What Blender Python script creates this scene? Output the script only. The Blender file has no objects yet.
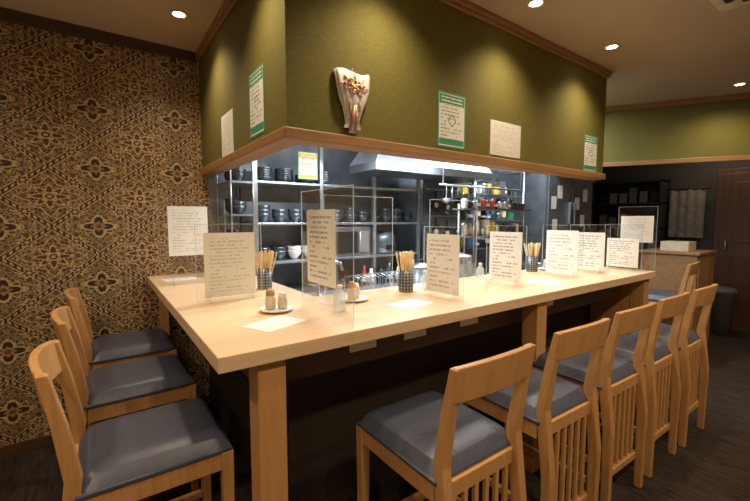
import bpy, bmesh, math, random
from mathutils import Vector, Matrix
random.seed(7)
S=bpy.context.scene
COL=S.collection
CAMH=1.38; C=2.535; HC=1.0
YW=3.0; XR=6.5; XL=-1.9; YF=-1.6

# ------------------------------------------------------------ node helpers
class E:
    def __init__(s,nt,sock): s.nt=nt; s.k=sock
    def _m(s,op,b=None,c=None,rev=False):
        n=s.nt.nodes.new('ShaderNodeMath'); n.operation=op
        a=[s,b,c]
        if rev: a=[b,s,c]
        for i,v in enumerate(a):
            if v is None: continue
            if isinstance(v,E): s.nt.links.new(v.k,n.inputs[i])
            else: n.inputs[i].default_value=v
        return E(s.nt,n.outputs[0])
    def __add__(s,o): return s._m('ADD',o)
    __radd__=__add__
    def __mul__(s,o): return s._m('MULTIPLY',o)
    __rmul__=__mul__
    def __sub__(s,o): return s._m('SUBTRACT',o)
    def __rsub__(s,o): return s._m('SUBTRACT',o,rev=True)
    def __truediv__(s,o): return s._m('DIVIDE',o)
    def lt(s,o): return s._m('LESS_THAN',o)
    def gt(s,o): return s._m('GREATER_THAN',o)
    def frac(s): return s._m('FRACT')
    def floor(s): return s._m('FLOOR')
    def abs(s): return s._m('ABSOLUTE')
    def sqrt(s): return s._m('SQRT')
    def cos(s): return s._m('COSINE')
    def mx(s,o): return s._m('MAXIMUM',o)
    def mn(s,o): return s._m('MINIMUM',o)
    def at2(s,o): return s._m('ARCTAN2',o)
    def tri(s): return (s.frac()-0.5).abs()*2.0

def newmat(name):
    m=bpy.data.materials.new(name); m.use_nodes=True
    nt=m.node_tree; b=nt.nodes['Principled BSDF']
    return m,nt,b
def setc(b,col,rough=.5,metal=0.,spec=None):
    b.inputs['Base Color'].default_value=(*col,1); b.inputs['Roughness'].default_value=rough
    b.inputs['Metallic'].default_value=metal
    if spec is not None: b.inputs['Specular IOR Level'].default_value=spec
def coord(nt,kind='Object'):
    t=nt.nodes.new('ShaderNodeTexCoord'); s=nt.nodes.new('ShaderNodeSeparateXYZ')
    nt.links.new(t.outputs[kind],s.inputs[0])
    return t.outputs[kind],E(nt,s.outputs[0]),E(nt,s.outputs[1]),E(nt,s.outputs[2])
def mixc(nt,f,a,b):
    n=nt.nodes.new('ShaderNodeMix'); n.data_type='RGBA'
    if isinstance(f,E): nt.links.new(f.k,n.inputs[0])
    else: n.inputs[0].default_value=f
    for i,v in ((6,a),(7,b)):
        if isinstance(v,tuple): n.inputs[i].default_value=(*v[:3],1)
        else: nt.links.new(v,n.inputs[i])
    return n.outputs[2]
def mapping(nt,vec,scale):
    n=nt.nodes.new('ShaderNodeMapping'); n.inputs['Scale'].default_value=scale
    nt.links.new(vec,n.inputs[0]); return n.outputs[0]
def noise(nt,vec,scale,detail=3,rough=.5,dist=0):
    n=nt.nodes.new('ShaderNodeTexNoise'); n.inputs['Scale'].default_value=scale
    n.inputs['Detail'].default_value=detail; n.inputs['Roughness'].default_value=rough
    n.inputs['Distortion'].default_value=dist
    if vec is not None: nt.links.new(vec,n.inputs['Vector'])
    return E(nt,n.outputs[0])
def comb(nt,x,y,z):
    n=nt.nodes.new('ShaderNodeCombineXYZ')
    for i,v in enumerate((x,y,z)):
        if isinstance(v,E): nt.links.new(v.k,n.inputs[i])
        else: n.inputs[i].default_value=v
    return n.outputs[0]
def ramp(nt,f,stops):
    n=nt.nodes.new('ShaderNodeValToRGB'); nt.links.new(f.k,n.inputs[0])
    els=n.color_ramp.elements
    while len(els)<len(stops): els.new(.5)
    for e,(p,c) in zip(els,stops): e.position=p; e.color=(*c,1)
    return n.outputs[0]
def bump(nt,b,h,strength=.3,dist=.01):
    n=nt.nodes.new('ShaderNodeBump'); n.inputs['Strength'].default_value=strength
    n.inputs['Distance'].default_value=dist
    nt.links.new(h.k,n.inputs['Height']); nt.links.new(n.outputs[0],b.inputs['Normal'])

def simple(name,col,rough=.5,metal=0.,var=.12,scale=30,spec=None):
    m,nt,b=newmat(name); setc(b,col,rough,metal,spec)
    v,x,y,z=coord(nt); n=noise(nt,v,scale,3)
    lo=tuple(c*(1-var) for c in col); hi=tuple(min(1,c*(1+var)) for c in col)
    nt.links.new(ramp(nt,n,[(.3,lo),(.7,hi)]),b.inputs['Base Color'])
    return m
def wood(name,c1,c2,axis='X',rough=.4,scale=1.,coat=0.):
    m,nt,b=newmat(name); setc(b,c1,rough)
    v,x,y,z=coord(nt)
    s={'X':(.8,14,14),'Y':(14,.8,14),'Z':(14,14,.8)}[axis]
    mp=mapping(nt,v,tuple(k*scale for k in s))
    n=noise(nt,mp,1.6,6,.6,.6); n2=noise(nt,mp,9,3,.6)
    f=n*.75+n2*.25
    nt.links.new(ramp(nt,f,[(.32,c2),(.5,c1),(.72,tuple(min(1,k*1.10) for k in c1))]),b.inputs['Base Color'])
    bump(nt,b,f,.06,.003)
    b.inputs['Coat Weight'].default_value=coat; b.inputs['Coat Roughness'].default_value=.25
    return m
def emis(name,col,st):
    m,nt,b=newmat(name); setc(b,(.8,.8,.8),.5)
    b.inputs['Emission Color'].default_value=(*col,1); b.inputs['Emission Strength'].default_value=st
    return m

M_counter=wood('counter_wood',(.74,.525,.32),(.65,.44,.245),'X',.33,.6,.25)
M_chair=wood('chair_wood',(.52,.27,.098),(.41,.20,.066),'Z',.38,1.2,.15)
M_trim=wood('trim_wood',(.34,.18,.07),(.25,.125,.05),'X',.45)
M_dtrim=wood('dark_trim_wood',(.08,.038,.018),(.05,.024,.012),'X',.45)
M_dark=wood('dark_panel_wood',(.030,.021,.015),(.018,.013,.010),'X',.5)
M_apron=wood('apron_wood',(.10,.055,.028),(.07,.035,.018),'X',.5)
M_door=wood('door_wood',(.10,.043,.022),(.065,.028,.015),'Z',.45)
M_seat=simple('seat_vinyl',(.066,.073,.104),.38,0,.1,60,.5)
M_steel=simple('stainless',(.50,.53,.56),.30,.85,.15,6)
M_dsteel=simple('brushed_stainless',(.19,.205,.23),.36,.6,.2,6)
M_black=simple('black_plastic',(.012,.013,.015),.3)
M_bowl=simple('black_ceramic',(.045,.06,.075),.15,0,.2,20,.8)
M_white=simple('white_ceramic',(.75,.72,.66),.3,0,.05)
M_cream=simple('cream_pottery',(.66,.56,.40),.4,0,.12)
M_lid=simple('lid_wood',(.42,.24,.10),.5)
M_stick=simple('chopstick_bamboo',(.82,.64,.36),.5,0,.12)
M_grey=simple('grey_plastic',(.14,.14,.145),.5)
M_cloth=simple('cloth_grey',(.22,.20,.17),.9,0,.2,15)
M_red=simple('red_cord',(.45,.05,.03),.6)
M_rblue=simple('blue_label',(.05,.12,.35),.5)
M_rgreen=simple('green_label',(.06,.25,.10),.5)
M_gold=simple('gold_thread',(.65,.42,.12),.35,.6)
M_yellow=simple('yellow_label',(.75,.5,.05),.5)
M_glow=emis('lamp_glow',(1,.85,.62),18)
M_tube=emis('tube_glow',(.85,.95,1),9)

def mat_ceiling():
    m,nt,b=newmat('ceiling_plaster'); setc(b,(.5,.4,.28),.9)
    v,*_=coord(nt); n=noise(nt,v,90,4); n2=noise(nt,v,1.5,2)
    nt.links.new(ramp(nt,n*.5+n2*.5,[(.3,(.48,.355,.225)),(.7,(.58,.435,.285))]),b.inputs['Base Color'])
    bump(nt,b,n,.15,.004); return m
M_ceil=mat_ceiling()
def mat_green():
    m,nt,b=newmat('olive_wallcovering'); setc(b,(.13,.12,.03),.8,0,.25)
    v,*_=coord(nt); n=noise(nt,mapping(nt,v,(60,60,400)),1,3); n2=noise(nt,mapping(nt,v,(500,500,60)),1,2)
    f=n*.6+n2*.4
    nt.links.new(ramp(nt,f,[(.35,(.125,.108,.024)),(.65,(.19,.162,.040))]),b.inputs['Base Color'])
    bump(nt,b,f,.2,.002); return m
M_green=mat_green()
def mat_floor():
    m,nt,b=newmat('carpet_tile'); setc(b,(.03,.025,.02),.95,0,.1)
    v,x,y,z=coord(nt)
    n=noise(nt,mapping(nt,v,(60,6,1)),1,4,.7); n2=noise(nt,v,220,2)
    nt.links.new(ramp(nt,n*.7+n2*.3,[(.35,(.015,.011,.009)),(.65,(.056,.041,.031))]),b.inputs['Base Color'])
    bump(nt,b,n2,.3,.004); return m
M_floor=mat_floor()
def mat_paper_wall():
    m,nt,b=newmat('damask_wallpaper'); setc(b,(.1,.05,.02),.42)
    v,x,y,z=coord(nt)
    P=.46;Q=.36
    p=(x*(1/P)).tri(); q=((z+.1)*(1/Q)).tri()
    p2=1.0-p; q2=1.0-q
    def rad(a,c): return (a*a+c*c).sqrt()
    r=rad(p,q); th=q.at2(p); r2=rad(p2,q2); th2=q2.at2(p2)
    s=p+q; s2=p2+q2
    mv=comb(nt,p,q,0)
    def vor(scale):
        vo=nt.nodes.new('ShaderNodeTexVoronoi'); vo.feature='DISTANCE_TO_EDGE'; vo.inputs['Scale'].default_value=scale
        nt.links.new(mv,vo.inputs['Vector']); return E(nt,vo.outputs['Distance'])
    fil=vor(11).lt(.09)
    n1=noise(nt,mv,7,1,.5,1.2); vine=((n1-.5).abs()).lt(.035)
    n3=noise(nt,mv,13,1,.5,.6); leaf=n3.gt(.57); leaf2=n3.lt(.44)
    gold=(.66,.46,.22); gold2=(.40,.25,.10); brn=(.10,.036,.017); grn=(.055,.062,.030); rust=(.19,.065,.028); dk=(.026,.013,.009)
    c=mixc(nt,leaf,brn,grn); c=mixc(nt,leaf2,c,gold2)
    c=mixc(nt,vine,c,gold)
    w1=((s-1.0).abs())
    c=mixc(nt,w1.lt(.095),c,dk)
    bead=((p*8.0).frac()-.5).abs().lt(.27)*w1.lt(.045)
    c=mixc(nt,bead,c,gold)
    c=mixc(nt,((w1-.105).abs()).lt(.018),c,gold)
    e8=(th*8.0).cos(); e4=(th*4.0).cos()
    c=mixc(nt,s.lt(e8*.05+.64),c,gold)
    c=mixc(nt,s.lt(e8*.05+.58),c,dk)
    c=mixc(nt,s.lt(e8*.05+.56)*fil,c,gold2)
    c=mixc(nt,r.lt(e8*.09+.34),c,gold)
    c=mixc(nt,r.lt(e8*.08+.26),c,brn)
    c=mixc(nt,r.lt(e4*-.04+.17),c,gold); c=mixc(nt,r.lt(.09),c,dk); c=mixc(nt,r.lt(.05),c,gold)
    f6=(th2*8.0).cos(); f4=(th2*4.0).cos()
    c=mixc(nt,s2.lt(f6*.05+.62),c,gold2)
    c=mixc(nt,s2.lt(f6*.05+.56),c,grn)
    c=mixc(nt,s2.lt(f6*.05+.53)*fil,c,gold)
    c=mixc(nt,r2.lt(f4*.10+.31),c,gold)
    c=mixc(nt,r2.lt(f4*.09+.24),c,dk)
    c=mixc(nt,r2.lt(f6*.03+.15),c,gold2); c=mixc(nt,r2.lt(.07),c,rust)
    pc=(p-.5).abs(); qc=(q-.5).abs(); rc=(pc*pc+qc*qc).sqrt(); tc=(q-.5).at2(p-.5); g5=(tc*6.0).cos()
    c=mixc(nt,rc.lt(g5*.04+.15),c,gold); c=mixc(nt,rc.lt(g5*.03+.10),c,brn); c=mixc(nt,rc.lt(.045),c,gold)
    w=noise(nt,mapping(nt,v,(300,300,300)),1,2)
    w2=noise(nt,mapping(nt,v,(75,75,75)),1,3)
    fin=mixc(nt,w*.4,c,dk); fin=mixc(nt,w2.gt(.54)*.42,fin,brn)
    nt.links.new(fin,b.inputs['Base Color']); return m
M_wp=mat_paper_wall()
M_wallplain=simple('plain_dark_wall',(.06,.05,.042),.8)
M_wallroom=simple('plain_room_wall',(.50,.38,.25),.85)
M_kwall=simple('kitchen_steel_wall',(.28,.305,.335),.38,.5,.2,3)
def mat_text(name,rows=12,ink=(.08,.08,.09),paper=(.80,.77,.70),header=None,border=None,mx=.1,f=.85):
    m,nt,b=newmat(name); setc(b,paper,.6)
    v,x,y,z=coord(nt,'Generated')
    zr=z*float(rows); row=zr.frac(); ri=zr.floor()
    inrow=row.gt(.3)*row.lt(.72)
    n=noise(nt,comb(nt,x*44.0,ri*7.3,0),1,1)
    n2=noise(nt,comb(nt,x*3.0,ri*3.1,5),1,0)
    lng=(ri*.618).frac()*.25
    mask=inrow*n.gt(.47)*x.gt(mx)*(x+lng).lt(1-mx)*z.gt(.08)*z.lt(.92)*n2.gt(.36)
    c=mixc(nt,mask*f,paper,ink)
    if header:
        hm=z.gt(.78)*x.gt(.05)*x.lt(.95)*z.lt(.96)
        c=mixc(nt,hm,c,header)
        c=mixc(nt,hm*(row.gt(.3)*row.lt(.7)*n.gt(.42))*x.gt(.12)*x.lt(.88),c,paper)
        fm=z.lt(.16)*z.gt(.05)*x.gt(.05)*x.lt(.95); c=mixc(nt,fm,c,header)
        dd=((x-.5).abs()+(z-.5).abs()*1.3)
        cm=dd.lt(.16); c=mixc(nt,cm*dd.gt(.12),c,header)
    if border:
        bm=(x.lt(.04)).mx(x.gt(.96)).mx(z.lt(.03)).mx(z.gt(.97)); c=mixc(nt,bm,c,border)
    nt.links.new(c,b.inputs['Base Color']); return m
T_text=mat_text('notice_text',15,f=.7); T_faint=mat_text('notice_faint',18,(.50,.48,.44))
T_green=mat_text('green_poster',16,(.15,.2,.15),header=(.05,.28,.15),border=(.06,.30,.16))
T_red=mat_text('notice_red',13,(.40,.16,.12),f=.7)
T_yel=mat_text('yellow_poster',10,(.5,.3,.05),header=(.75,.45,.05),border=(.1,.4,.15))
def mat_acrylic(name,tint,base):
    m,nt,b=newmat(name)
    out=nt.nodes['Material Output']
    tr=nt.nodes.new('ShaderNodeBsdfTransparent'); tr.inputs[0].default_value=(*tint,1)
    gl=nt.nodes.new('ShaderNodeBsdfGlossy'); gl.inputs['Roughness'].default_value=.05
    fr=nt.nodes.new('ShaderNodeLayerWeight'); fr.inputs['Blend'].default_value=.25
    n=nt.nodes.new('ShaderNodeMath'); n.operation='MULTIPLY_ADD'; n.inputs[1].default_value=.22; n.inputs[2].default_value=base
    nt.links.new(fr.outputs['Fresnel'],n.inputs[0])
    mx=nt.nodes.new('ShaderNodeMixShader'); nt.links.new(n.outputs[0],mx.inputs[0])
    nt.links.new(tr.outputs[0],mx.inputs[1]); nt.links.new(gl.outputs[0],mx.inputs[2])
    nt.links.new(mx.outputs[0],out.inputs[0]); return m
M_acr=mat_acrylic('clear_acrylic',(.985,.985,.985),.035)
def mat_edge():
    m,nt,b=newmat('acrylic_edge'); out=nt.nodes['Material Output']
    tr=nt.nodes.new('ShaderNodeBsdfTransparent'); tr.inputs[0].default_value=(.9,.92,.9,1)
    tl=nt.nodes.new('ShaderNodeBsdfTranslucent'); tl.inputs[0].default_value=(.85,.87,.85,1)
    df=nt.nodes.new('ShaderNodeBsdfDiffuse'); df.inputs[0].default_value=(.8,.82,.8,1)
    a=nt.nodes.new('ShaderNodeMixShader'); nt.links.new(tl.outputs[0],a.inputs[1]); nt.links.new(df.outputs[0],a.inputs[2])
    mx=nt.nodes.new('ShaderNodeMixShader'); mx.inputs[0].default_value=.4
    nt.links.new(tr.outputs[0],mx.inputs[1]); nt.links.new(a.outputs[0],mx.inputs[2]); nt.links.new(mx.outputs[0],out.inputs[0]); return m
M_acre=mat_edge()
def mat_holder():
    m,nt,b=newmat('perforated_holder'); setc(b,(.06,.065,.075),.4,.5)
    v,x,y,z=coord(nt)
    a=y.at2(x)*(14/6.28318); zz=z*(1/.016)
    d=((a.frac()-.5)*(a.frac()-.5)+(zz.frac()-.5)*(zz.frac()-.5)).sqrt().lt(.27)
    nt.links.new(mixc(nt,d,(.09,.095,.105),(.38,.38,.38)),b.inputs['Base Color']); return m
M_hold=mat_holder()

# ------------------------------------------------------------ mesh builder
class MB:
    def __init__(s): s.v=[];s.f=[];s.m=[];s.sm=[]
    def add(s,vs,fs,mat=0,smooth=False,M=None):
        o=len(s.v)
        for p in vs:
            p=Vector(p); s.v.append(M@p if M else p)
        for f in fs: s.f.append([i+o for i in f]); s.m.append(mat); s.sm.append(smooth)
    def box(s,x0,x1,y0,y1,z0,z1,mat=0,M=None):
        vs=[(x0,y0,z0),(x1,y0,z0),(x1,y1,z0),(x0,y1,z0),(x0,y0,z1),(x1,y0,z1),(x1,y1,z1),(x0,y1,z1)]
        s.add(vs,[(0,3,2,1),(4,5,6,7),(0,1,5,4),(1,2,6,5),(2,3,7,6),(3,0,4,7)],mat,False,M)
    def loft(s,secs,mat=0,smooth=False,caps=True,closed=True,M=None):
        n=len(secs[0]); vs=[p for sec in secs for p in sec]; fs=[]
        for i in range(len(secs)-1):
            for j in range(n if closed else n-1):
                k=(j+1)%n; fs.append((i*n+j,i*n+k,(i+1)*n+k,(i+1)*n+j))
        if caps: fs.append(tuple(range(n-1,-1,-1))); fs.append(tuple(range((len(secs)-1)*n,len(secs)*n)))
        s.add(vs,fs,mat,smooth,M)
    def post(s,pts,mat=0,M=None):
        s.loft([[(x-a/2,y-b/2,z),(x+a/2,y-b/2,z),(x+a/2,y+b/2,z),(x-a/2,y+b/2,z)] for x,y,z,a,b in pts],mat,M=M)
    def lathe(s,prof,c=(0,0,0),seg=20,mat=0,smooth=True,caps=True,M=None):
        secs=[[(c[0]+r*math.cos(2*math.pi*k/seg),c[1]+r*math.sin(2*math.pi*k/seg),c[2]+z) for k in range(seg)] for r,z in prof]
        s.loft(secs,mat,smooth,caps,M=M)
    def tube(s,p0,p1,r,seg=8,mat=0,r1=None):
        p0=Vector(p0);p1=Vector(p1);d=(p1-p0).normalized()
        u=d.orthogonal().normalized();w=d.cross(u); r1=r if r1 is None else r1
        s.loft([[p+(u*math.cos(2*math.pi*k/seg)+w*math.sin(2*math.pi*k/seg))*rr for k in range(seg)] for p,rr in((p0,r),(p1,r1))],mat,seg>4)
    def path(s,pts,r,seg=8,mat=0):
        pts=[Vector(p) for p in pts]; secs=[]
        for i,p in enumerate(pts):
            d=(pts[min(i+1,len(pts)-1)]-pts[max(i-1,0)]).normalized()
            ref=Vector((0,1,0)) if abs(d.y)<.9 else Vector((1,0,0))
            u=d.cross(ref).normalized(); w=d.cross(u)
            secs.append([p+(u*math.cos(2*math.pi*k/seg)+w*math.sin(2*math.pi*k/seg))*r for k in range(seg)])
        s.loft(secs,mat,True)
    def poly(s,pts,z0,z1,mat=0):
        s.loft([[(x,y,z0) for x,y in pts],[(x,y,z1) for x,y in pts]],mat)
    def make(s,name,mats,loc=(0,0,0),rz=0,bevel=0,parent=None,seg=2):
        me=bpy.data.meshes.new(name); me.from_pydata([tuple(p) for p in s.v],[],s.f)
        for m in mats: me.materials.append(m)
        for p,mi,sm in zip(me.polygons,s.m,s.sm): p.material_index=mi; p.use_smooth=sm
        bm=bmesh.new(); bm.from_mesh(me); bmesh.ops.recalc_face_normals(bm,faces=bm.faces); bm.to_mesh(me); bm.free()
        return inst(name,me,loc,rz,bevel,parent,seg)
def inst(name,me,loc=(0,0,0),rz=0,bevel=0,parent=None,seg=2):
    o=bpy.data.objects.new(name,me); COL.objects.link(o); o.location=loc; o.rotation_euler=(0,0,rz)
    if parent: o.parent=parent
    if bevel:
        b=o.modifiers.new('bevel','BEVEL'); b.width=bevel; b.segments=seg; b.limit_method='ANGLE'; b.angle_limit=math.radians(40)
    return o
def boxobj(name,b,mat,bevel=0,parent=None):
    cx=[(b[0]+b[1])/2,(b[2]+b[3])/2,(b[4]+b[5])/2]
    m=MB(); m.box(b[0]-cx[0],b[1]-cx[0],b[2]-cx[1],b[3]-cx[1],b[4]-cx[2],b[5]-cx[2])
    return m.make(name,[mat],cx,0,bevel,parent)

# ------------------------------------------------------------ room
def wall(name,b,mat):
    m=MB(); m.box(*b); return m.make(name,[mat])
wall('floor',(XL,XR,YF,YW,-.05,0),M_floor)
wall('ceiling',(XL,XR,YF,YW,C,C+.05),M_ceil)
XH=.625; YH=1.474; XHE=3.29
wall('wall_back',(XL,.66,YW,YW+.1,0,C),M_wp)
wall('wall_kitchen',(.66,XR,YW,YW+.1,0,C),M_kwall)
wall('wall_left',(XL-.1,XL,YF,YW,0,C),M_wallroom)
wall('wall_right',(XR,XR+.1,YF,YW,0,C),M_wallplain)
wall('wall_front',(XL,XR,YF-.1,YF,0,C),M_wallroom)
wall('baseboard_back',(XL,.6,YW-.014,YW,0,.07),M_dtrim)
wall('trim_1',(XL,XH-.03,YW-.035,YW,C-.06,C),M_dtrim)
ZB=1.72
th=.07
def Lpoly(d):
    return [(XH-d,YW),(XH-d,YH-d),(XHE+d,YH-d),(XHE+d,YH+th+d),(XH+th+d,YH+th+d),(XH+th+d,YW)]
m=MB(); m.poly(Lpoly(0),ZB,C); m.make('wall_soffit_counter',[M_green])
m=MB(); m.poly(Lpoly(.018),ZB-.018,ZB+.028); m.make('trim_2',[M_trim],bevel=.006)
def crownL(name,d,z0,z1):
    m=MB(); o=[(XH-d,YW),(XH-d,YH-d),(XHE+d,YH-d),(XHE+d,YH+.05)]
    i=[(XHE,YH+.05),(XHE,YH),(XH,YH),(XH,YW)]
    m.poly(o+i,z0,z1); return m.make(name,[M_trim],bevel=.004)
crownL('trim_3',.03,C-.028,C-.0005)
crownL('trim_4',.016,C-.05,C-.028)
p0=Vector((3.90,2.605,0)); p1=Vector((5.75,-.50,0)); d=(p1-p0).normalized(); ang=math.atan2(d.y,d.x); Ls=(p1-p0).length
m=MB(); m.box(0,Ls,0,.12,1.95,C); m.make('wall_soffit_far',[M_green],p0,ang)
m=MB(); m.box(0,Ls,-.02,.0,1.93,1.975); m.make('trim_5',[M_trim],p0,ang,.004)
m=MB(); m.box(0,Ls,-.03,.0,C-.05,C-.0005); m.make('trim_6',[M_trim],p0,ang,.004)
m=MB(); m.box(-.30,.30,-.30,.30,-.025,-.0005,0)
m.box(-.17,.17,-.17,.17,-.032,-.025,1)
for i in range(9): m.box(-.16,.16,-.152+i*.038,-.146+i*.038,-.036,-.032,0)
for s in (-1,1): m.box(-.20,.20,s*.24-.018,s*.24+.018,-.029,-.025,2); m.box(s*.24-.018,s*.24+.018,-.20,.20,-.029,-.025,2)
m.make('ceiling_air_conditioner',[M_cream,M_grey,M_black],(2.52,.39,C),bevel=.003)

# ------------------------------------------------------------ bar counter
CX=.25; CY=1.095; IX=.86; IY=1.72; CE=3.36
YE=YW-.003
m=MB()
m.poly([(CX,YE),(CX,CY),(CE,CY),(CE,IY),(IX,IY),(IX,YE)],HC-.048,HC,0)
for px,py in ((.37,1.125),(1.86,1.125),(3.24,1.125)):
    m.box(px,px+.09,py,py+.09,0,HC-.048,1)
m.box(.31,.36,2.9,2.98,0,HC-.048,1)
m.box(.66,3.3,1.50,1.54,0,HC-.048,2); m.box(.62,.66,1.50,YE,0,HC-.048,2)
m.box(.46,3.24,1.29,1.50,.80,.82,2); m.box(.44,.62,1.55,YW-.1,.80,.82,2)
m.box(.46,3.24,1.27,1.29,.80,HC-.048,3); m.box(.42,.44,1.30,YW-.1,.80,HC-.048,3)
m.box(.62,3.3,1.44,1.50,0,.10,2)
m.box(3.24,3.30,1.22,1.50,.0,HC-.048,1)
m.make('bar_counter',[M_counter,M_chair,M_dark,M_apron],bevel=.003)

# ------------------------------------------------------------ chairs
def chair_mesh():
    m=MB(); W=.40; hw=W/2
    ft=hw-.02
    for s in(-1,1):
        m.post([(s*ft,.205,0,.030,.030),(s*ft,.205,.60,.040,.040)],0)
        m.post([(s*(ft-.005),-.235,0,.030,.034),(s*(ft-.005),-.235,.40,.036,.042),(s*(ft-.005),-.205,.66,.036,.042),(s*(ft-.005),-.228,.82,.034,.036),(s*(ft-.005),-.258,.970,.032,.028)],0)
        m.box(s*ft-.012,s*ft+.012,-.19,.19,.535,.60,0)
        m.box(s*ft-.010,s*ft+.010,-.20,.19,.215,.245,0)
    m.box(-ft,ft,.193,.217,.535,.60,0); m.box(-ft,ft,.193,.217,.165,.20,0)
    m.box(-ft,ft,-.217,-.193,.545,.60,0); m.box(-ft,ft,-.224,-.200,.15,.185,0)
    for i in range(6):
        x=-ft+ (i+1)*(2*ft)/7; m.box(x-.009,x+.009,-.217,-.200,.18,.55,0)
    secs=[]
    for i in range(13):
        u=i/12*2-1; x=u*(ft+.006); yo=-.030*(1-u*u)
        zt=.972+.012*(1-u*u); zb=.862+.008*(1-u*u)
        secs.append([(x,-.270+yo,zt),(x,-.248+yo,zt),(x,-.230+yo,zb),(x,-.252+yo,zb)])
    m.loft(secs,0)
    N=16; vs=[];fs=[]
    for j in range(N+1):
        for i in range(N+1):
            u=i/N*2-1; v=j/N*2-1
            e=lambda t:(1-abs(t)**7)
            hx=.198+.006*v; x=u*hx; y=v*.212+.008
            vs.append((x,y,.612+.052*math.sqrt(max(0,e(u)*e(v)))))
    for j in range(N):
        for i in range(N):
            a=j*(N+1)+i; fs.append((a,a+1,a+N+2,a+N+1))
    m.add(vs,fs,1,True)
    m.post([(0,.008,.598,.398,.424),(0,.008,.6125,.400,.426)],1)
    return m
cm=chair_mesh()
c0=cm.make('bar_chair',[M_chair,M_seat],(.965,.97,0),0,.004)
def addchair(x,y,rz): inst('bar_chair',c0.data,(x,y,0),rz,.004)
for x in (1.53,2.05,2.53,3.02): addchair(x,.985+random.uniform(-.01,.01),random.uniform(-.03,.03))
addchair(.115,1.50,-math.pi/2); addchair(.115,2.14,-math.pi/2+.02); addchair(.125,2.745,-math.pi/2)
addchair(4.55,1.45,.1)

# ------------------------------------------------------------ papers
def sheet(name,w,h,mat,loc,rz=0,parent=None,t=.001):
    m=MB(); m.box(-w/2,w/2,-t/2,t/2,0,h); return m.make(name,[mat],loc,rz,0,parent)
def flat(name,w,h,mat,loc,rz=0):
    m=MB(); m.box(-w/2,w/2,-.0005,.0005,0,h); o=m.make(name,[mat],loc,0); o.rotation_euler=(math.radians(-90),0,rz); return o
yf=YH-.0012
sheet('wall_poster',.21,.285,T_green,(1.56,yf,1.765))
sheet('wall_notice',.297,.20,T_faint,(2.03,yf,1.765))
sheet('wall_poster',.205,.27,T_green,(3.08,yf,1.75))
xf=XH-.0012
sheet('wall_poster',.20,.30,T_green,(xf,1.82,1.775),-math.pi/2)
sheet('wall_notice',.24,.24,T_faint,(xf,2.33,1.75),-math.pi/2)
for x in (.85,1.13,1.49,2.2): sheet('counter_label',.13,.05,T_faint,(x,1.2688,.855))

# charm ornament: white wrapped bundle with beads, red cords and streamers
m=MB()
N=36
secs=[]
for (w,z,dep) in ((.086,.128,.008),(.088,.116,.018),(.085,.09,.028),(.080,.05,.034),(.070,.01,.034),(.054,-.025,.030),(.042,-.06,.022),(.034,-.09,.014)):
    sec=[]
    for i in range(N):
        a=2*math.pi*i/N; cr=1+.05*math.cos(12*a)
        sec.append((w*math.cos(a)*cr,-.002-dep*.5*(1-math.sin(a))*(1+.1*math.cos(12*a)),z+.006*math.cos(3*a)))
    secs.append(sec)
m.loft(secs,0,True)
for k,(x0,x1) in enumerate(((-.046,-.014),(-.018,.018),(.014,.046))):
    zb=-.135+.02*abs(k-1)
    m.loft([[(x0*.6,-.006,-.07),(x1*.6,-.014,-.07),(x1*.9,-.012,zb),(x0*.9,-.004,zb)],[(x0*.6,-.010,-.07),(x1*.6,-.018,-.07),(x1*.9,-.016,zb),(x0*.9,-.008,zb)]],0)
for i in range(42):
    a=random.uniform(0,6.28); r=random.uniform(.0,.055); x=r*math.cos(a);z=.055+r*.7*math.sin(a)
    m.lathe([(.001,-.006),(.006,-.004),(.007,0),(.005,.004),(.001,.006)],(x,-.037+.1*abs(x)*.8,z),8,random.choice([1,2,1,2,0,0,0]))
for i in range(5):
    a=math.pi*(i/4); m.path([(0,-.036,.02),(.04*math.cos(a),-.040,.05+.035*math.sin(a)),(.070*math.cos(a),-.030,.06+.05*math.sin(a))],.0022,6,1+(i%2))
for s in (-1,1):
    m.path([(s*.02,-.036,.0),(s*.030,-.034,-.04),(s*.014,-.028,-.07),(0,-.022,-.10)],.0025,6,1+(s>0))
for i in range(6):
    x=(i-2.5)*.0045; m.tube((x*.5,-.034,-.02),(x*2.2,-.022,-.12-random.uniform(0,.015)),.002,5,[1,2,0][i%3])
m.tube((0,-.001,.115),(0,-.012,.142),.004,6,2)
m.make('hanging_charm',[M_white,M_red,M_gold],(.925,YH-.001,1.895))

# ------------------------------------------------------------ acrylic dividers
def divider(loc,rz,w,h,paper=None,pz=0.0,px=0.,pw=.21,ph=.297):
    m=MB(); m.box(-w/2,w/2,-.0012,.0012,.0,h,0)
    e=.0014
    m.box(-w/2-e,-w/2+.0005,-e,e,0,h,1); m.box(w/2-.0005,w/2+e,-e,e,0,h,1); m.box(-w/2,w/2,-e,e,h-.0005,h+e,1)
    for s in(-1,1):
        m.loft([[(s*w*.33-.0015,-.05,0),(s*w*.33+.0015,-.05,0),(s*w*.33+.0015,.05,0),(s*w*.33-.0015,.05,0)],[(s*w*.33-.0015,-.01,.05),(s*w*.33+.0015,-.01,.05),(s*w*.33+.0015,.01,.05),(s*w*.33-.0015,.01,.05)]],0)
    o=m.make('acrylic_divider',[M_acr,M_acre],(loc[0],loc[1],loc[2]+.0005),rz)
    if paper: sheet('notice_sheet',pw,ph,paper,(px,-.0035,pz),0,o)
    return o
divider((.50,1.88,HC),0,.30,.36,T_faint,.02,0,.235,.30)
divider((.46,2.50,HC),0,.36,.50,T_faint,.17,-.03,.215,.29)
rr=-math.pi/2
divider((.72,1.345,HC),rr,.42,.50,T_text,.12,-.03,.24,.30)
divider((1.37,1.34,HC),rr,.27,.345,T_red,.02,0,.22,.29)
divider((1.94,1.39,HC),rr,.27,.345,T_text,.02,0,.22,.29)
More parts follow.
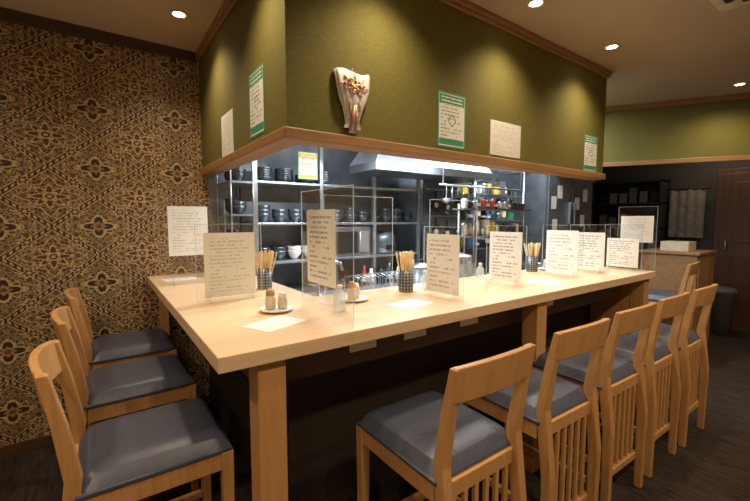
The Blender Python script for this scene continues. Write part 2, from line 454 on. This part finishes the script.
divider((2.53,1.37,HC),rr,.28,.345,T_red,.02,0,.22,.29)
divider((2.90,1.37,HC),rr,.28,.345,T_text,.02,0,.22,.27)
divider((3.26,1.29,HC),rr,.26,.345,T_text,.02,0,.22,.22)
divider((3.34,1.23,HC),rr,.26,.48,T_faint,.21,0,.22,.20)
divider((1.10,1.665,HC),0,.42,.50); divider((1.80,1.665,HC),0,.42,.50)
flat('menu_sheet',.20,.14,T_faint,(.42,2.66,HC+.001),.1)
flat('menu_sheet',.19,.14,T_faint,(.54,1.28,HC+.001),.4)
flat('menu_sheet',.19,.13,T_faint,(1.14,1.24,HC+.001),.2)
flat('menu_sheet',.19,.13,T_faint,(2.2,1.25,HC+.001),-.2)

def holder(x,y,n=30):
    m=MB(); r=.040;h=.115
    m.lathe([(r*.96,0),(r,.004),(r,h),(r-.003,h),(r-.004,.006)],(0,0,0),24,0,True,True)
    for i in range(n):
        a=random.uniform(0,6.28); q=random.uniform(.004,.026); x0=q*math.cos(a);y0=q*math.sin(a)
        sp=random.uniform(.9,1.7); L=random.uniform(.195,.215)
        m.tube((x0*.8,y0*.8,.012),(x0*(1+sp),y0*(1+sp),L),.0030,4,1,.0048)
    m.make('chopstick_holder',[M_hold,M_stick],(x,y,HC+.0005))
holder(.735,2.08); holder(1.32,1.56); holder(2.60,1.63)
def jar(m,c,r,h,mb,ml):
    m.lathe([(r*.8,0),(r,.006),(r*1.02,h*.35),(r*.92,h*.62),(r*.8,h*.68)],c,18,mb)
    m.lathe([(r*.86,h*.68),(r*.88,h*.72),(r*.82,h*.92),(r*.5,h)],c,18,ml)
def condiments(x,y,rz=0):
    m=MB()
    m.lathe([(.045,0),(.062,.006),(.07,.012),(.068,.014),(.045,.009)],(0,0,0),28,0)
    jar(m,(-.022,.008,.0095),.021,.085,1,2); jar(m,(.024,-.008,.0095),.02,.07,1,3)
    m.make('condiment_set',[M_white,M_cream,M_lid,M_white],(x,y,HC+.0005),rz)
condiments(.588,1.53); condiments(.965,1.52,1); condiments(2.26,1.60,.4); condiments(2.76,1.60,1.4)
def glassbottle(x,y,h=.11,r=.025):
    m=MB(); m.lathe([(r*.9,0),(r,.004),(r,h*.65),(r*.45,h*.8),(r*.4,h*.88)],(0,0,0),16,0)
    m.lathe([(r*.5,h*.88),(r*.5,h),(r*.3,h*1.02)],(0,0,0),12,1)
    m.make('spray_bottle',[M_acre,M_white],(x,y,HC+.0005))
glassbottle(.80,1.37); glassbottle(1.45,1.55,.10); glassbottle(2.0,1.62,.10)
boxobj('napkin_box',(2.06,2.16,1.52,1.58,HC+.0005,HC+.05),M_cream,.004)
m=MB(); m.box(-.07,.07,-.05,.05,0,.004,0); m.box(-.07,-.066,-.05,.05,0,.10,0); m.box(.066,.07,-.05,.05,0,.10,0)
for i in range(6): m.box(-.06,.06,-.04+i*.014,-.038+i*.014,.004,.11+.01*(i%3),1)
m.make('menu_rack',[M_dark,M_white],(3.08,1.62,HC+.0005))

# ------------------------------------------------------------ kitchen
m=MB(); m.box(.88,3.2,1.74,2.15,0,.93,0); m.make('kitchen_worktop',[M_steel],bevel=.004)
m=MB(); m.path([(1.0,1.95,.93),(1.0,1.95,1.10),(1.01,1.93,1.14),(1.04,1.88,1.155),(1.08,1.84,1.14),(1.09,1.83,1.10)],.009,10,0)
m.lathe([(.02,0),(.02,.02),(.012,.03)],(1.0,1.95,.93),14,0); m.tube((1.0,1.95,1.0),(.95,1.98,1.02),.006,8,0)
m.make('kitchen_faucet',[M_steel])
m=MB(); m.box(.88,2.9,2.50,2.99,.0,.85,0)
for i in range(4): m.box(.92+i*.48,1.36+i*.48,2.485,2.50,.08,.80,1); m.box(1.07+i*.48,1.21+i*.48,2.465,2.485,.74,.755,0)
m.make('kitchen_cabinet',[M_dsteel,M_dsteel],bevel=.003)
m=MB()
for z in (1.08,1.36,1.655): m.box(.88,2.42,2.66,2.99,z-.018,z,0)
for x in (.89,1.40,1.90,2.40):
    m.box(x-.014,x+.014,2.655,2.683,.851,2.1,1)
m.box(.88,2.42,2.975,2.99,.851,2.1,2)
m.make('kitchen_shelf',[M_steel,M_steel,M_dsteel],bevel=.002)
m=MB()
for z in (1.20,1.42,1.64): m.box(.71,.868,2.62,2.99,z-.014,z,0)
for x in (.716,.862):
    for y in (2.628,2.98): m.tube((x,y,1.001),(x,y,1.95),.006,8,0)
m.make('corner_rack',[M_steel])
def bowlprof(r,h): return [(r*.45,0),(r*.5,.008),(r*.85,h*.45),(r,h),(r*.97,h),(r*.8,h*.5),(r*.4,.014)]
def stack(name,x,y,z,r,h,n,mats=None):
    m=MB()
    for i in range(n): m.lathe(bowlprof(r,h),(0,0,i*h*.42),20,0)
    m.make(name,mats or [M_bowl],(x,y,z+.0005))
for z in (1.20,1.42,1.64):
    stack('bowl_stack',.789,2.72,z,.055,.06,2); stack('bowl_stack',.789,2.86,z,.055,.06,3)
xx=.98
while xx<2.36: stack('bowl_stack',xx,2.78,1.36,.058,.07,random.choice([2,2,3])); xx+=.125
xx=1.0
while xx<1.6: stack('plate_stack',xx,2.82,1.655,.075,.04,random.choice([3,5]),[M_bowl]); xx+=.165
xx=.98
while xx<1.38: stack('bowl_stack',xx,2.80,1.08,.056,.07,2,[M_bowl] if xx<1.2 else [M_white]); xx+=.125
m=MB(); m.box(-.22,.22,-.15,.13,0,.24,0); m.box(-.20,.09,-.156,-.15,.03,.21,1); m.box(.12,.20,-.156,-.15,.03,.21,2); m.tube((.105,-.17,.04),(.105,-.17,.20),.007,8,2)
m.make('microwave_oven',[M_dsteel,M_black,M_steel],(1.65,2.83,1.0805),bevel=.004)
m=MB(); m.lathe([(.10,0),(.12,.02),(.12,.14),(.09,.19),(.03,.20)],(0,0,0),20,0); m.box(-.04,.04,-.125,-.10,.04,.08,1)
m.make('rice_cooker',[M_dsteel,M_black],(2.1,2.82,1.0805))
m=MB(); m.loft([[(1.62,2.25,1.74),(2.92,2.25,1.74),(2.92,2.62,1.74),(1.62,2.62,1.74)],[(1.62,2.25,1.80),(2.92,2.25,1.80),(2.92,2.62,1.80),(1.62,2.62,1.80)],[(1.9,2.45,2.15),(2.7,2.45,2.15),(2.7,2.62,2.15),(1.9,2.62,2.15)],[(1.9,2.45,C-.001),(2.7,2.45,C-.001),(2.7,2.62,C-.001),(1.9,2.62,C-.001)]],0)
m.make('range_hood',[M_dsteel],bevel=.003)
sheet('kitchen_poster',.16,.2,T_yel,(1.28,2.64,1.68))
m=MB(); m.box(-.6,.6,-.03,.03,.02,.07,0); m.tube((-.56,0,0.0),(.56,0,0.0),.014,12,1); m.box(-.58,-.56,-.015,.015,-.015,.03,0); m.box(.56,.58,-.015,.015,-.015,.03,0)
m.tube((-.5,0,.06),(-.5,0,C-1.851),.005,6,0); m.tube((.5,0,.06),(.5,0,C-1.851),.005,6,0)
m.make('fluorescent_light',[M_white,M_tube],(1.62,2.14,1.85))
m=MB()
for z in (.30,.70,1.10,1.38,1.64,1.9):
    m.box(2.98,3.78,2.50,2.515,z-.012,z,0); m.box(2.98,3.78,2.90,2.915,z-.012,z,0)
    for i in range(17): m.box(2.98+i*.05,2.984+i*.05,2.5,2.915,z-.004,z,0)
for x in (2.98,3.78):
    for y in (2.5,2.91): m.tube((x,y,0),(x,y,2.05),.012,8,0)
m.make('wire_rack',[M_steel])
def goods(name,zs,x0,x1,y,hmax,sc=1.):
    m=MB(); x=x0
    while x<x1:
        t=random.choice('bbcpx'); w=random.uniform(.028,.045)*sc; h=random.uniform(.09,hmax); mi=random.choice([0,1,0,3,5,5,2,1,4,6,7,8])
        if t=='b': m.lathe([(w*.8,0),(w*.8,h*.6),(w*.3,h*.8),(w*.3,h)],(x,y,zs),14,mi); m.lathe([(w*.82,h*.2),(w*.82,h*.45)],(x,y,zs),14,0,True,False)
        elif t=='c': m.lathe([(w,0),(w*1.05,.01),(w*1.05,h*.7),(w,h*.75),(w*.4,h*.78)],(x,y,zs),16,mi)
        elif t=='p':
            m.lathe([(w,0),(w*1.15,.01),(w*1.15,h*.55),(w*1.2,h*.57),(w*.3,h*.65),(w*.3,h*.7)],(x,y,zs),18,random.choice([1,3]))
        else: m.box(x-w,x+w,y-.045,y+.045,zs,zs+h*.8,mi)
        x+=w*2.2+.005
    m.make(name,[M_white,M_black,M_cream,M_steel,M_yellow,M_bowl,M_red,M_rblue,M_rgreen])
for z in (1.10,1.38,1.64): goods('kitchen_goods',z+.001,3.05,3.72,2.60,.2); goods('kitchen_goods',z+.001,3.05,3.72,2.80,.24)
goods('kitchen_goods',1.901,3.05,3.72,2.7,.14)
m=MB(); m.tube((2.2,2.2,1.66),(3.3,2.2,1.66),.008,8,0)
for x in (2.24,3.28): m.tube((x,2.2,1.66),(x,2.2,C-.001),.006,8,0)
for i in range(15):
    x=2.28+i*.066; L=random.uniform(.06,.16)
    m.tube((x,2.2,1.655),(x,2.2,1.655-L),.004,6,0)
    t=i%3
    if t==0: m.lathe([(.004,-.04),(.026,-.03),(.034,0),(.032,0),(.024,-.026)],(x,2.2,1.655-L),14,0)
    elif t==1: m.box(x-.026,x+.026,2.197,2.203,1.655-L-.08,1.655-L,1)
    else: m.lathe([(.03,-.003),(.032,0),(.03,.003)],(x,2.2,1.655-L-.01),14,1)
m.make('hanging_utensils',[M_steel,M_black])
RX=Matrix.Rotation(math.radians(90),4,'X')
for i,(x,z) in enumerate(((2.57,1.52),(2.72,1.50),(2.87,1.52),(2.57,1.27),(2.72,1.25),(2.87,1.27),(2.60,1.03),(2.80,1.03))):
    m=MB(); m.lathe([(.050,-.02),(.068,.012),(.065,.012),(.048,-.015)],(0,0,0),24,0,M=RX); m.lathe([(.026,.013),(.024,.016)],(0,0,0),18,1,M=RX); m.box(-.009,.009,-.005,.005,.062,.13,0)
    m.make('frying_pan',[M_black,M_white],(x,2.615,z))
m=MB(); m.box(2.46,2.93,2.655,2.67,.851,2.0,0)
for z in (1.66,1.41,1.16): m.box(2.50,2.90,2.642,2.655,z,z+.015,1)
m.make('pan_rack',[M_dsteel,M_steel])
m=MB()
for z in (1.24,1.46): m.box(2.3,3.2,2.03,2.15,z,z+.012,0)
for x in (2.32,3.18): m.tube((x,2.10,.931),(x,2.10,1.50),.01,8,0)
m.make('pass_shelf',[M_steel])
goods('kitchen_goods',1.2525,2.37,3.13,2.09,.17,.8); goods('kitchen_goods',1.4725,2.37,3.13,2.09,.10,.7)
m=MB(); m.box(0,1.0,0,.62,.12,1.9,0)
for i in range(2):
    for j in range(2):
        z0=.16+j*.87; m.box(.02+i*.49,.49+i*.49,-.025,0,z0,z0+.84,1); m.box(.42+i*.10,.445+i*.10,-.055,-.025,z0+.3,z0+.55,2)
for x in(.06,.94):
    for y in (.06,.56): m.tube((x,y,0),(x,y,.12),.02,8,2)
rf=m.make('refrigerator',[M_dsteel,M_dsteel,M_steel],(3.95,2.34,0),bevel=.004)
for x,z in ((.12,1.5),(.24,1.62),(.62,1.5),(.80,1.6),(.15,1.25),(.75,1.3)): sheet('memo_sheet',.10,.14,T_faint,(x,-.027,z),0,rf)
def pot(x,y,z,r,h):
    m=MB(); m.lathe([(r,0),(r,h),(r*1.04,h+.004),(r*.98,h+.012),(r*.3,h+.03),(.02,h+.035)],(0,0,0),26,0)
    m.lathe([(.01,h+.03),(.018,h+.045),(.016,h+.06)],(0,0,0),12,1)
    for s in(-1,1): m.path([(s*r,-.03,h*.8),(s*(r+.03),-.02,h*.8),(s*(r+.03),.02,h*.8),(s*r,.03,h*.8)],.005,6,0)
    m.make('stock_pot',[M_steel,M_black],(x,y,z))
pot(2.13,1.94,.9305,.11,.18); pot(1.82,1.98,.9305,.09,.12)
m=MB()
m.box(-.2,.2,-.12,.12,0,.006,0)
for i in range(12): m.path([(-.18+i*.033,-.10,.006),(-.18+i*.033,-.10,.10),(-.18+i*.033,.0,.12),(-.18+i*.033,.10,.10),(-.18+i*.033,.10,.006)],.003,6,0)
m.make('dish_rack',[M_steel],(1.40,1.93,.9305))
goods('kitchen_goods',.9305,2.42,3.1,1.86,.16)
goods('kitchen_goods',.8505,1.45,2.3,2.58,.2)

# ------------------------------------------------------------ far right area
m=MB(); m.box(0,.55,0,.5,0,1.02,0); m.box(-.02,.57,-.02,.52,1.02,1.05,0)
m.box(.02,.265,-.012,0,.06,.98,0); m.box(.285,.53,-.012,0,.06,.98,0)
m.lathe([(.01,0),(.014,.01),(.01,.02)],(.24,-.02,.6),10,1)
m.make('reception_cabinet',[M_trim,M_steel],(4.9,1.25,0),bevel=.004)
boxobj('cardboard_box',(4.98,5.22,1.35,1.6,1.051,1.15),M_cream,.003)
m=MB(); m.lathe([(.13,0),(.155,.50),(.17,.51),(.17,.54),(.15,.56),(.0201,.58)],(0,0,0),24,0)
m.make('trash_can',[M_grey],(6.1,1.33,0))
xr=XR-.002
m=MB(); m.box(xr-.04,xr,.55,1.50,0.001,2.02,0); m.box(xr-.055,xr-.04,.62,1.43,.001,1.96,0); m.box(xr-.062,xr-.055,.74,1.31,1.1,1.85,0);m.box(xr-.062,xr-.055,.74,1.31,.2,.95,0)
m.tube((xr-.09,1.37,1.0),(xr-.09,1.37,1.12),.01,8,1)
m.make('door_1',[M_door,M_steel],bevel=.004)
m=MB()
for z in (.05,.5,.9,1.25,1.6,1.9): m.box(0,.32,0,.9,z,z+.02,0)
for y in (0,.88): m.box(0,.32,y,y+.02,0,1.95,0)
m.box(.30,.32,0,.9,0,1.95,0)
m.make('storage_shelf',[M_dark],(6.15,2.0,0))
m=MB(); y=2.1
while y<2.8:
    for z in (.52,.92,1.27,1.62):
        h=random.uniform(.1,.22); m.box(6.2,6.4,y-.05,y+.04,z+.001,z+h,random.choice([0,1,2,3,3,0,1]))
    y+=.13
m.make('storage_boxes',[M_grey,M_cloth,M_dsteel,M_black])
m=MB(); secs=[]
for i in range(81):
    yy=1.58+i*.00475; xo=.006*math.sin(i*.32)+.004*math.sin(i*.13); secs.append([(xo,yy,1.15),(xo,yy,1.78),(xo+.006,yy,1.78),(xo+.006,yy,1.15)])
m.loft(secs,0,False); m.tube((0,1.52,1.79),(0,2.0,1.79),.01,8,1); m.make('curtain',[M_cloth,M_dark],(6.35,0,0))

# ------------------------------------------------------------ lights
def downlight(x,y,e,size=125,col=(1,.81,.57)):
    m=MB(); m.lathe([(.032,0),(.045,0),(.047,-.004),(.034,-.006),(.032,0)],(0,0,0),28,0,True,False)
    m.lathe([(.031,-.001),(.0305,-.003)],(0,0,0),28,1)
    o=m.make('ceiling_downlight',[M_white,M_glow],(x,y,C-.0005))
    l=bpy.data.lights.new('downlight_lamp','SPOT'); l.energy=e; l.color=col; l.spot_size=math.radians(size); l.spot_blend=1; l.shadow_soft_size=.05
    lo=bpy.data.objects.new('downlight_lamp',l); COL.objects.link(lo); lo.parent=o; lo.location=(0,0,-.02)
for x in (1.06,1.95,2.84): downlight(x,1.25,42)
for y in (2.48,1.62): downlight(.42,y,34)
downlight(4.495,.94,32,150)
for x in (-.6,.6,1.8,3.0,4.2): downlight(x,-.35,68,165)  # unseen row added behind the camera as bounce fill for the room
for y in (.6,1.9): downlight(-1.0,y,52,165)  # unseen pair added left of view, more fill on the wallpaper side
def area(name,loc,sx,sy,e,col,rot=(0,0,0)):
    l=bpy.data.lights.new(name,'AREA'); l.shape='RECTANGLE'; l.size=sx; l.size_y=sy; l.energy=e; l.color=col
    o=bpy.data.objects.new(name,l); COL.objects.link(o); o.location=loc; o.rotation_euler=rot
area('kitchen_fill',(1.8,2.25,C-.04),1.6,.12,22,(.82,.92,1))  # added fill without a fixture, brightens the kitchen
area('kitchen_fill',(3.3,2.1,C-.04),1.2,.12,40,(.82,.92,1))  # second added kitchen fill, also without a fixture
area('fluorescent_lamp',(1.62,2.14,1.83),1.2,.04,25,(.85,.94,1))
area('passage_fill',(5.9,1.4,C-.04),.3,.3,6,(1,.85,.65))  # added fill without a fixture, lifts the dark far right area

w=bpy.data.worlds.new('world'); S.world=w; w.use_nodes=True; w.node_tree.nodes['Background'].inputs[0].default_value=(.02,.016,.012,1)

cd=bpy.data.cameras.new('camera'); cam=bpy.data.objects.new('camera',cd); COL.objects.link(cam)
cd.sensor_width=36; cd.lens=385/750*36; cd.clip_start=.02
p=math.radians(4.53); yaw=math.radians(54.4)
f=Vector((math.cos(yaw)*math.cos(p),math.sin(yaw)*math.cos(p),-math.sin(p)))
cam.location=(0,0,CAMH); cam.rotation_euler=f.to_track_quat('-Z','Y').to_euler()
S.camera=cam
S.view_settings.view_transform='Standard'; S.view_settings.look='None'; S.view_settings.exposure=0
